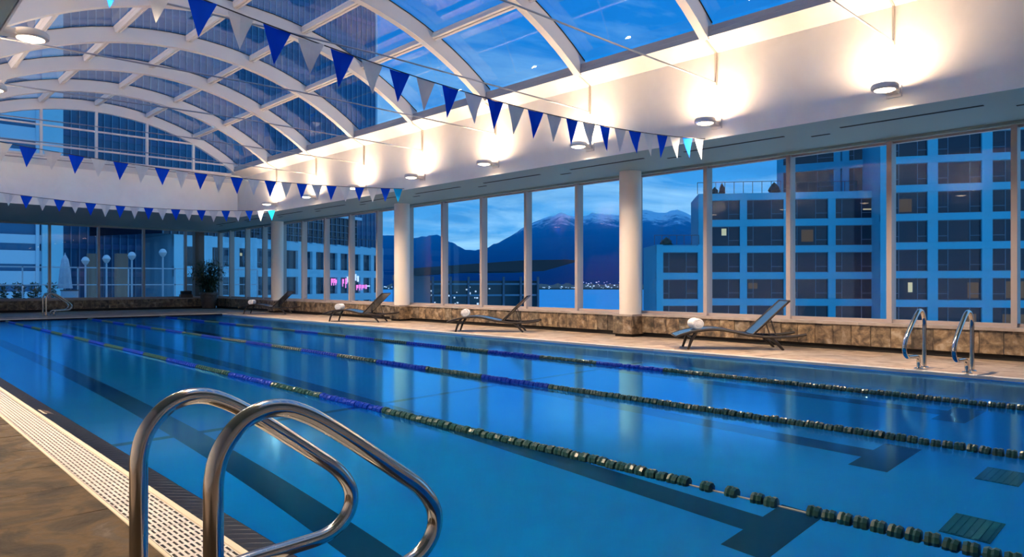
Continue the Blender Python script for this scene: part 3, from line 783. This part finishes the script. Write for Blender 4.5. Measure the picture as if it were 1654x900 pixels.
def building(name, lab, base, cat='building'):
    t = thing(name, lab, cat, base); root_base[t.name] = Vector(base); return t

# hotel block with the gridded facade, right of the view
FL = Face(1127, 82, 1424, 79); FR = Face(1424, 75.3, 1654, 71.8)
ht = building('hotel_building', 'blue-grey gridded hotel block with dark windows and a roof terrace beside the mountains', (FL.p0.x, FL.p0.y, -26))
zs = [11.0-3.01*k for k in range(0, 7)]
block(ht, FL, 0, [FL.x(u)+s for u, s in ((1134,0),(1201,0),(1272,0),(1344,0),(1420,0))], [z+26 for z in zs], 14, 37.4, 9, .78, .76, M['hotel'], 1,
      lits={(1,0): ('lamp_glow',.48,.55,.62,.9), (0,3): ('lamp_glow',.72,.42,.95,.48), (1,2): ('lit',.3,.2,.62,.8), (3,1): ('lit',.05,.5,.3,.8)})  # leftmost glow patch paints a lamp reflected in the glass
zr = [14.05+3.01*3-3.01*k for k in range(0, 11)]
block(ht, FR, 0, [FR.x(1430), FR.x(1507), FR.x(1595), FR.x(1595)+5.9, FR.x(1595)+11.8, FR.x(1595)+17.7], [z+26 for z in zr], 14, 50, 14, .95, .72, M['hotel'], 2,
      lits={(4,0): ('lit',.25,.1,.6,.7), (7,0): ('lamp_glow',.5,.35,.62,.8), (6,2): ('lit',.85,.3,.98,.7), (7,2): ('lit',.25,.1,.9,.85), (7,1): ('lit',.7,.1,.95,.8), (8,1): ('lit',.6,.1,.9,.7), (8,2): ('lit',.2,.1,.7,.7)})
FU = Face(1257, 88.5, 1424, 83)
block(ht, FU, 0, [.2, FU.x(1352), FU.x(1366), FU.x(1418)], [z+26 for z in (24.4, 21.3, 18.3, 15.25, 11.6)], 37, 51, 8, .75, .9, M['hotel'], 1)
FS = Face(1058, 80, 1136, 80)
block(ht, FS, 0, [FS.x(1066), FS.x(1133)], [z+26 for z in (4.95, 1.9, -1.05, -4.1)], 14, 31.45, 8, .75, .74, M['hotel'], 1)
def railing(root, F, x0, x1, z, y, h=1.25, n=8, name='roof_railing'):
    mb = MB()
    for i in range(n+1):
        x = x0+(x1-x0)*i/n; mb.box(x-.03, y-.03, z, x+.03, y+.03, z+h)
    mb.box(x0, y-.04, z+h-.06, x1, y+.04, z+h)
    return inst(name, mb.mesh(name, M['rail']), root, flat(F.p0-root_base[root.name]), F.rz)
railing(ht, FL, 0, FL.x(1262), 37.4, .3, 1.35, 9); railing(ht, FS, 0, FS.x(1130), 31.45, .3, 1.1, 6)
railing(ht, FL, FL.x(1290), FL.x(1390), 37.4, 1.2, 1.3, 5)
def shrub(name, loc, w, h, lab, cat='shrub', seed=1, group=None):
    b = MB(); rn = random.Random(seed); n = 10; prof = [(.12,0),(.5,.12),(.48,.3),(.36,.55),(.2,.8),(.02,1)]
    for r, z in prof:
        for j in range(n):
            a = 2*PI*j/n; q = r*w*rn.uniform(.75,1.2); b.v.append((q*math.cos(a), q*math.sin(a), z*h))
    for i in range(len(prof)-1):
        for j in range(n): b.f.append([i*n+j, i*n+(j+1)%n, (i+1)*n+(j+1)%n, (i+1)*n+j])
    b.f.append(list(range(n))); b.f.append([(len(prof)-1)*n+j for j in range(n)])
    o = b.obj(name, M['shrub']); o.location = loc; return tag(o, lab, cat, group)
for u, w, h, lab in ((1156,.9,.9,'dark low shrub on the hotel roof terrace, beside the taller one'), (1168,.8,1.35,'tall dark clipped shrub on the hotel roof terrace edge'), (1253,1.3,1.3,'wide dark shrub on the hotel roof terrace before the upper storeys')):
    p = FL.p0+FL.d*FL.x(u)+FL.n*.9; shrub('roof_shrub', (p.x, p.y, 11.38), w, h, lab, seed=int(u))
p = FS.p0+FS.d*FS.x(1079)+FS.n*.9; shrub('roof_shrub', (p.x, p.y, 5.4), 1.5, .95, 'dark bush on the low hotel terrace beside the mountain', seed=5)
p = at(1053, 92); 
tre = thing('conifer_tree', 'dark conifer beside the low hotel wing above the harbour', 'tree', (p.x, p.y, -26))
MB().tube([(0,0,0),(0,0,22)], .3, 8).obj('trunk', M['stem'], tre)
b = MB(); rn = random.Random(8)
for k in range(14):
    z = 14+k*.95; r = 1.9*(1-k/15); b.lathe([(r*rn.uniform(.9,1.15), z),(r*.45, z+.9),(.05, z+1.6)], 9, c=(rn.uniform(-.15,.15), rn.uniform(-.15,.15), 0))
b.obj('foliage', M['shrub'], tre)

# office building with the white frame and glazed top floor
FA = Face(410, 80, 619, 104); FB = Face(285, 74, 412, 80)
of = building('office_building', 'white framed office building with a dark glazed top storey beside the tower', (FA.p0.x, FA.p0.y, -26))
zs = (5.55, 2.35, -.75, -3.9)
block(of, FA, 0, [FA.x(u) for u in (412, 448, 485, 508, 529, 548, 567, 585, 602, 617)], [z+26 for z in zs], 16, 32.2, 12, .72, .95, M['office'], 0)
block(of, FB, 0, [FB.x(u) for u in (290, 335, 379, 408)], [z+26 for z in zs], 16, 32.2, 10, 1.1, 1.1, M['office'], 1, lits={(0,2): ('lamp_glow',.1,.6,.5,.75)})  # warm patch paints a lamp's reflection, no lamp in the room
def local_part(name, mb, m, root, F): return inst(name, mb.mesh(name, m), root, flat(F.p0-root_base[root.name]), F.rz)
xa, xb = FA.x(300), FA.x(606)
local_part('top_storey', MB().box(xa, 3.2, 32.2, xb, 14, 36.2), M['hglass'], of, FA)
mb = MB()
n = 34
for i in range(n+1):
    x = xa+(xb-xa)*i/n; mb.box(x-.05, 3.08, 32.2, x+.05, 3.2, 36.2)
for z in (33.2, 34.2, 35.2): mb.box(xa, 3.1, z-.04, xb, 3.2, z+.04)
local_part('mullion_grid', mb, M['hbar'], of, FA)
local_part('flat_roof', MB().box(xa-.6, 2.6, 36.2, xb+.5, 14.5, 36.6), M['stripe'], of, FA)
railing(of, FA, FA.x(412), FA.x(612), 32.2, .6, 1.1, 30, 'parapet_railing')
# glowing sign strokes in its windows, illegible at this distance
sg = thing('neon_sign', 'glowing pink and white sign behind the office windows', 'sign', (*(FA.p0+FA.d*FA.x(533)).xy, 0))
sb = Vector(sg.location); 
for u, z, w, h, k in ((535,1.25,.28,.9,'neon'),(539,1.25,.4,.9,'neon'),(541.5,1.2,.25,.7,'neon'),(553,1.15,.3,1.0,'neon'),(558,1.1,.35,1.3,'neon'),(560,1.6,.2,.8,'neonw'),(573,1.9,.3,.9,'neonw'),(577,1.7,.35,.8,'neonw'),(576,.5,.4,.7,'neon'),(580,.5,.25,.8,'neon'),(585,.5,.6,.7,'neon'),(590,.6,.4,.6,'neon'),(594,.7,.6,.18,'neonw')):
    q = FA.p0+FA.d*FA.x(u)+FA.n*-.12-sb
    g = MB().box(-w/2, -.04, -h/2, w/2, .04, h/2)
    if h > .6 and k == 'neon': g = MB().box(-w/2,-.04,-h/2,-w/2+.12,.04,h/2).box(-w/2,-.04,h/2-.2,w/2,.04,h/2).box(w/2-.12,-.04,0,w/2,.04,h/2).box(-w/2,-.04,-.1,w/2,.04,.1)
    inst('sign_stroke', g.mesh('sign_stroke', M[k]), sg, (q.x, q.y, z), FA.rz)

# glass tower beyond
TY = 111.0
tw = building('glass_tower', 'dark blue glass tower with fine vertical mullions beyond the roof', (70.4, TY, -26))
def tpart(name, mb, m): return mb.obj(name, m, tw)
tpart('curtain_wall', MB().box(-105, 0, 0, 0, 40, 190), M['tower'])
mb = MB()
for i in range(106): mb.box(-105+i-.05, -.22, 0, -105+i+.05, .02, 190)
stuff(tpart('mullion', mb, M['towerbar']))
mb = MB()
for i in range(50): mb.box(-105, -.06, 1.4+i*3.8, 0, .02, 1.4+i*3.8+.7)
stuff(tpart('spandrel', mb, M['spandrel']))
tpart('corner_post', MB().box(-.25, -.3, 0, .12, .3, 190), M['stripe'])
# striped block in front of the tower, towards the far left
p = at(93, 62)
sbk = building('striped_building', 'pale blue building with horizontal bands beside the terrace', (p.x, p.y, -26))
MB().box(-44, .25, 0, 0, 22, 82).obj('glazing', M['tower'], sbk)
for i in range(36):
    z = 16.5+i*1.75; MB().box(-44, 0, z, -1.2, .3, z+random.choice((.75,.95,1.15))).obj('floor_band', M['stripe'], sbk)
for k in range(12): MB().box(-1.6-k*3.6, -.12, 0, -1.35-k*3.6, .28, 82).obj('pier', M['stripe'], sbk)
MB().box(-1.2, -.4, 0, .35, .5, 82).obj('corner_pier', M['office'], sbk)

# terrace outside the far windows
gr = sroot('ground_terrace')
MB().box(-9, GY+.12, -.5, 24, 52, -.12).obj('paving', M['terrace'], gr)
MB().box(GX+.12, -6, -1.0, 15.2, GY+.12, -.55).obj('paving', M['terrace'], gr)
for i, (u, v) in enumerate(((138,421),(172,418),(213,413),(263,408))):
    d = 39.5; p = at(u, d); z = zz(v, d)
    t = thing('globe_lamp', 'white globe lamp on a pale pole on the terrace, %s from the parasol' % ORD[i], 'lamp', (p.x, p.y, -.12), 0, 'globe lamps on the terrace')
    MB().lathe([(.14,0),(.14,.05),(.05,.10),(.045,z-.05)], 14).obj('pole', M['pole'], t, True)
    MB().lathe([(.07,z-.12),(.15,z-.02),(.21,z+.12),(.15,z+.26),(.07,z+.32),(.01,z+.335)], 18).obj('globe', M['globe'], t, True)
p = at(105, 41)
t = thing('parasol', 'closed pale parasol standing on the terrace', 'parasol', (p.x, p.y, -.12))
MB().tube([(0,0,0),(0,0,3.0)], .03, 8).obj('pole', M['pole'], t)
b = MB(); n = 16
for r, z in ((.34,.95),(.30,1.25),(.24,2.0),(.17,2.5),(.15,2.62),(.03,2.9)):
    for j in range(n): a = 2*PI*j/n; q = r*(1+.16*(j % 2)); b.v.append((q*math.cos(a), q*math.sin(a), z))
for i in range(5):
    for j in range(n): b.f.append([i*n+j, i*n+(j+1)%n, (i+1)*n+(j+1)%n, (i+1)*n+j])
b.f.append(list(range(n))); b.f.append([5*n+j for j in range(n)][::-1])
b.obj('canopy', M['umbrella'], t); MB().lathe([(.35,0),(.35,.09),(.06,.12)], 18).obj('base', M['terrace'], t)
p = at(112, 38); t = thing('terrace_cabinet', 'low grey-blue cabinet beside the closed parasol', 'cabinet', (p.x, p.y, -.12))
MB().chamf(-.35,-.25,0,.35,.25,.85,.02).obj('body', M['stripe'], t); MB().box(-.38,-.28,.85,.38,.28,.9).obj('top', M['rail'], t)
# planters with shrubs along the terrace
for i, u in enumerate((2, 29, 56, 83)):
    p = at(u, 39+i*.3)
    t = thing('planter', 'low planter of shrubs outside the far glass, %s from the far left' % ORD[i], 'planter', (p.x, p.y, -.12), .0, 'planters on the terrace')
    MB().chamf(-.30,-.2,0,.30,.2,.45,.02).obj('trough', M['terrace'], t)
    lf = MB(); rn = random.Random(i)
    for q in range(160):
        c = Vector((rn.uniform(-.24,.24), rn.uniform(-.15,.15), .45+rn.random()**1.5*.75)); dr = Vector((rn.uniform(-1,1), rn.uniform(-1,1), rn.uniform(-.2,1))).normalized(); w = dr.orthogonal().normalized()*.04; k0 = len(lf.v)
        lf.v += [tuple(c), tuple(c+dr*.1+w), tuple(c+dr*.2), tuple(c+dr*.1-w)]; lf.f.append([k0,k0+1,k0+2,k0+3])
    stuff(lf.obj('foliage', M['leaf'], t))
# glass balustrade and screen of the terrace
t = thing('terrace_screen', 'glass wind screen with pale rails along the terrace edge', 'fence', (-6, 46, -.12))
for k in range(11): MB().box(k*2.6, -.03, 0, k*2.6+.06, .03, 2.15).obj('post', M['pole'], t)
MB().box(0, -.03, 1.13, 26, .03, 1.19).obj('handrail', M['pole'], t); MB().box(0, -.03, 2.10, 26, .03, 2.17).obj('top_rail', M['pole'], t)
for k in range(10): MB().box(k*2.6+.08, -.006, .1, k*2.6+2.58, .006, 2.08).obj('pane', M['pane'], t)
for i, u in enumerate((151, 196)):
    p = at(u, 52); t = tag(MB().box(-.38,-.3,0,.38,.3,3.4).obj('terrace_pillar', M['tan']), 'tan square pillar behind the terrace screen, %s from the parasol' % ORD[i], 'pillar', 'tan pillars'); t.location = (p.x, p.y, -.12)

# hall on the waterfront with the long tapering roof
FH = Face(640, 118, 925, 124)
hl = building('waterfront_hall', 'dark glass waterfront hall under a long tapering roof', (FH.p0.x, FH.p0.y, -26))
X = FH.x
mb = MB(); pl = [(X(640),1.6),(X(665),2.3),(X(760),3.0),(X(868),3.1),(X(925),4.85),(X(905),5.05),(X(840),4.9),(X(740),4.1),(X(665),3.5),(X(640),2.6)]
vs = [(a, b+26) for a, b in pl]; n = len(vs)
for y in (-4.5, 20):
    for a, b in vs: mb.v.append((a, y, b))
mb.f.append(list(range(n))); mb.f.append([n+i for i in range(n)][::-1])
for i in range(n): mb.f.append([i, n+i, n+(i+1)%n, (i+1)%n])
local_part('roof', mb, M['roofdark'], hl, FH)
local_part('glass_hall', MB().box(X(640), 0, 0, X(868), 19, 27.5), M['hallglass'], hl, FH)
for i in range(9):
    x = X(640)+(X(868)-X(640))*i/8; local_part('column', MB().box(x-.18, -.6, 0, x+.18, -.2, 28.2), M['hbar'], hl, FH)
for z in (24.9, 22.2, 26.8): local_part('floor_edge', MB().box(X(640), -.3, z, X(868), 0, z+.3), M['towerbar'], hl, FH)
local_part('concrete_core', MB().box(X(664), -1.2, 0, X(694), -.2, 28.3), M['hbar'], hl, FH)
b = MB(); rn = random.Random(21)
for k in range(36):
    u = rn.uniform(668, 800); z = rn.uniform(-3.2, .6)+26; x = X(u); s_ = rn.uniform(.07,.16); b.box(x-s_, -.5, z-s_, x+s_, -.4, z+s_*rn.uniform(.5,1.2))
stuff(local_part('interior_light', b, M['shorelight'], hl, FH))

# harbour, far shore, mountains
hm = noisy(mat('harbour_water', (.01,.14,.30), .55, spec=.25), [(.002,.52,.86),(.003,.58,.92)], .01, 3);  # sky reflection put into the diffuse colour as bright blue
struct(MB().add([(-900,60,-26),(9000,60,-26),(9000,9000,-26),(-900,9000,-26)], [[0,1,2,3]]).obj('ground_harbour', hm))
def ridge_at(u):
    P = [(150,345),(300,360),(450,372),(560,374),(617,379),(640,381),(668,384),(690,381),(707,379),(722,388),(748,401),(763,404.5),(786,400),(810,389),(827,380),(845,368),(859,360),(880,352),(895,348),(907,343),(920,349),(939,352),(957,343),(965,346),(973,345),(997,348),(1020,343),(1043,338),(1055,341),(1067,344),(1080,341),(1093,338),(1108,343),(1120,349),(1180,362),(1260,352),(1400,365),(1650,350),(1900,360)]
    for (a, ya), (b, yb) in zip(P, P[1:]):
        if u <= b: return ya+(yb-ya)*(u-a)/(b-a)
    return P[-1][1]
mtn = MB(); NU, ND = 420, 46
for i in range(NU):
    u = 150+(1750)*i/(NU-1)
    for j in range(ND):
        s = j/(ND-1); d = 3300+s*4700*1.25
        hr = zz(ridge_at(u), 8000)+26
        k = min(s*1.25, 1); back = max(0, s*1.25-1)*4
        p = at(u, d); h = hr*(k**1.35)*(1-back*.55)
        nz = noise.multi_fractal(Vector((p.x/900, p.y/900, 3.1)), 1.0, 2.1, 6)-.9
        nz2 = abs(noise.noise(Vector((p.x/330, p.y/330, 9))))
        h += (nz*85-nz2*120)*k*(1-k**6*.93)*(1 if back == 0 else .3)
        h += (noise.noise(Vector((u/9, 0, 0)))*13+noise.noise(Vector((u/3.2, 4, 0)))*9)*(k**6)
        mtn.v.append((p.x, p.y, -27+max(h, 0)))
for i in range(NU-1):
    for j in range(ND-1): mtn.f.append([i*ND+j, i*ND+j+1, (i+1)*ND+j+1, (i+1)*ND+j])
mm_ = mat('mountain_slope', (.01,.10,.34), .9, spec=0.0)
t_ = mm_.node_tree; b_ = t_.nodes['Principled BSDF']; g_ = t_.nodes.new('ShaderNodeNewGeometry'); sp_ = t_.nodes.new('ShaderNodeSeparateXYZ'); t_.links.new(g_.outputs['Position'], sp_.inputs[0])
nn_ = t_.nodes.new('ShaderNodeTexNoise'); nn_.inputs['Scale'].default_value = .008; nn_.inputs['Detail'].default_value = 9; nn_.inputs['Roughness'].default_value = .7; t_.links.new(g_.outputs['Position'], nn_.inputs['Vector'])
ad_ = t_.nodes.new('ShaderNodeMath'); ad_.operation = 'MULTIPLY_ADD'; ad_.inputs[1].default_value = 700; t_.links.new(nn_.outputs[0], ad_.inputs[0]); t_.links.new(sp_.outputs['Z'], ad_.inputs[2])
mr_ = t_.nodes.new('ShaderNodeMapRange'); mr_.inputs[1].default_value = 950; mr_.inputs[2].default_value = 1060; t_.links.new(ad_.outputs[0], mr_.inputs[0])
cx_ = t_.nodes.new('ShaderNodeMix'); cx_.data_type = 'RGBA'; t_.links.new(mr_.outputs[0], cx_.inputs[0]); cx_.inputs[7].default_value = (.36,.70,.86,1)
hr_ = t_.nodes.new('ShaderNodeValToRGB'); hr_.color_ramp.elements[0].color = (.001,.07,.20,1); hr_.color_ramp.elements[0].position = .05; hr_.color_ramp.elements[1].color = (.004,.23,.44,1); hr_.color_ramp.elements[1].position = .75  # distance haze painted into the slope colour, paler with height
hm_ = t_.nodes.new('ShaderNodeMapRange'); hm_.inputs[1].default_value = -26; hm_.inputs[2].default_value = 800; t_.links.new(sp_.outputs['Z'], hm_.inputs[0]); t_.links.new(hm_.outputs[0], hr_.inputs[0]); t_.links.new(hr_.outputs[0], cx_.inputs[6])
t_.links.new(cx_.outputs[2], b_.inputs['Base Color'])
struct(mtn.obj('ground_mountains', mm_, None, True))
# dark wooded shore with its lights
sh = MB(); 
for i in range(200):
    u = 560+640*i/199; p0 = at(u, 2900); p1 = at(u, 3500); h = 16+14*noise.noise(Vector((u/14,1,2)))+8*noise.noise(Vector((u/3,4,2)))
    sh.v += [(p0.x,p0.y,-26.5),(p0.x,p0.y,-20),(p1.x,p1.y,-22+h),(p1.x,p1.y,-26.5)]
for i in range(199):
    k = i*4; sh.f += [[k,k+1,k+5,k+4],[k+1,k+2,k+6,k+5],[k+2,k+3,k+7,k+6]]
struct(sh.obj('ground_shore', M['shrub']))
b = MB(); rn = random.Random(4)
for k in range(85):
    u = rn.choice((rn.uniform(868,935), rn.uniform(935,1000), rn.uniform(945,1000), rn.uniform(1038,1062), rn.uniform(620,670)))
    v = rn.uniform(455,466) if u > 935 else rn.uniform(463,466); d = 2880; p = at(u, d); s_ = rn.uniform(1.0,2.3)
    b.box(p.x-s_, p.y-s_, zz(v, d)-s_*.7, p.x+s_, p.y+s_, zz(v, d)+s_*.7)
o = stuff(b.obj('shore_lights', M['shorelight'])); o['label'] = 'scatter of white town lights along the far shore'; o['category'] = 'lights'
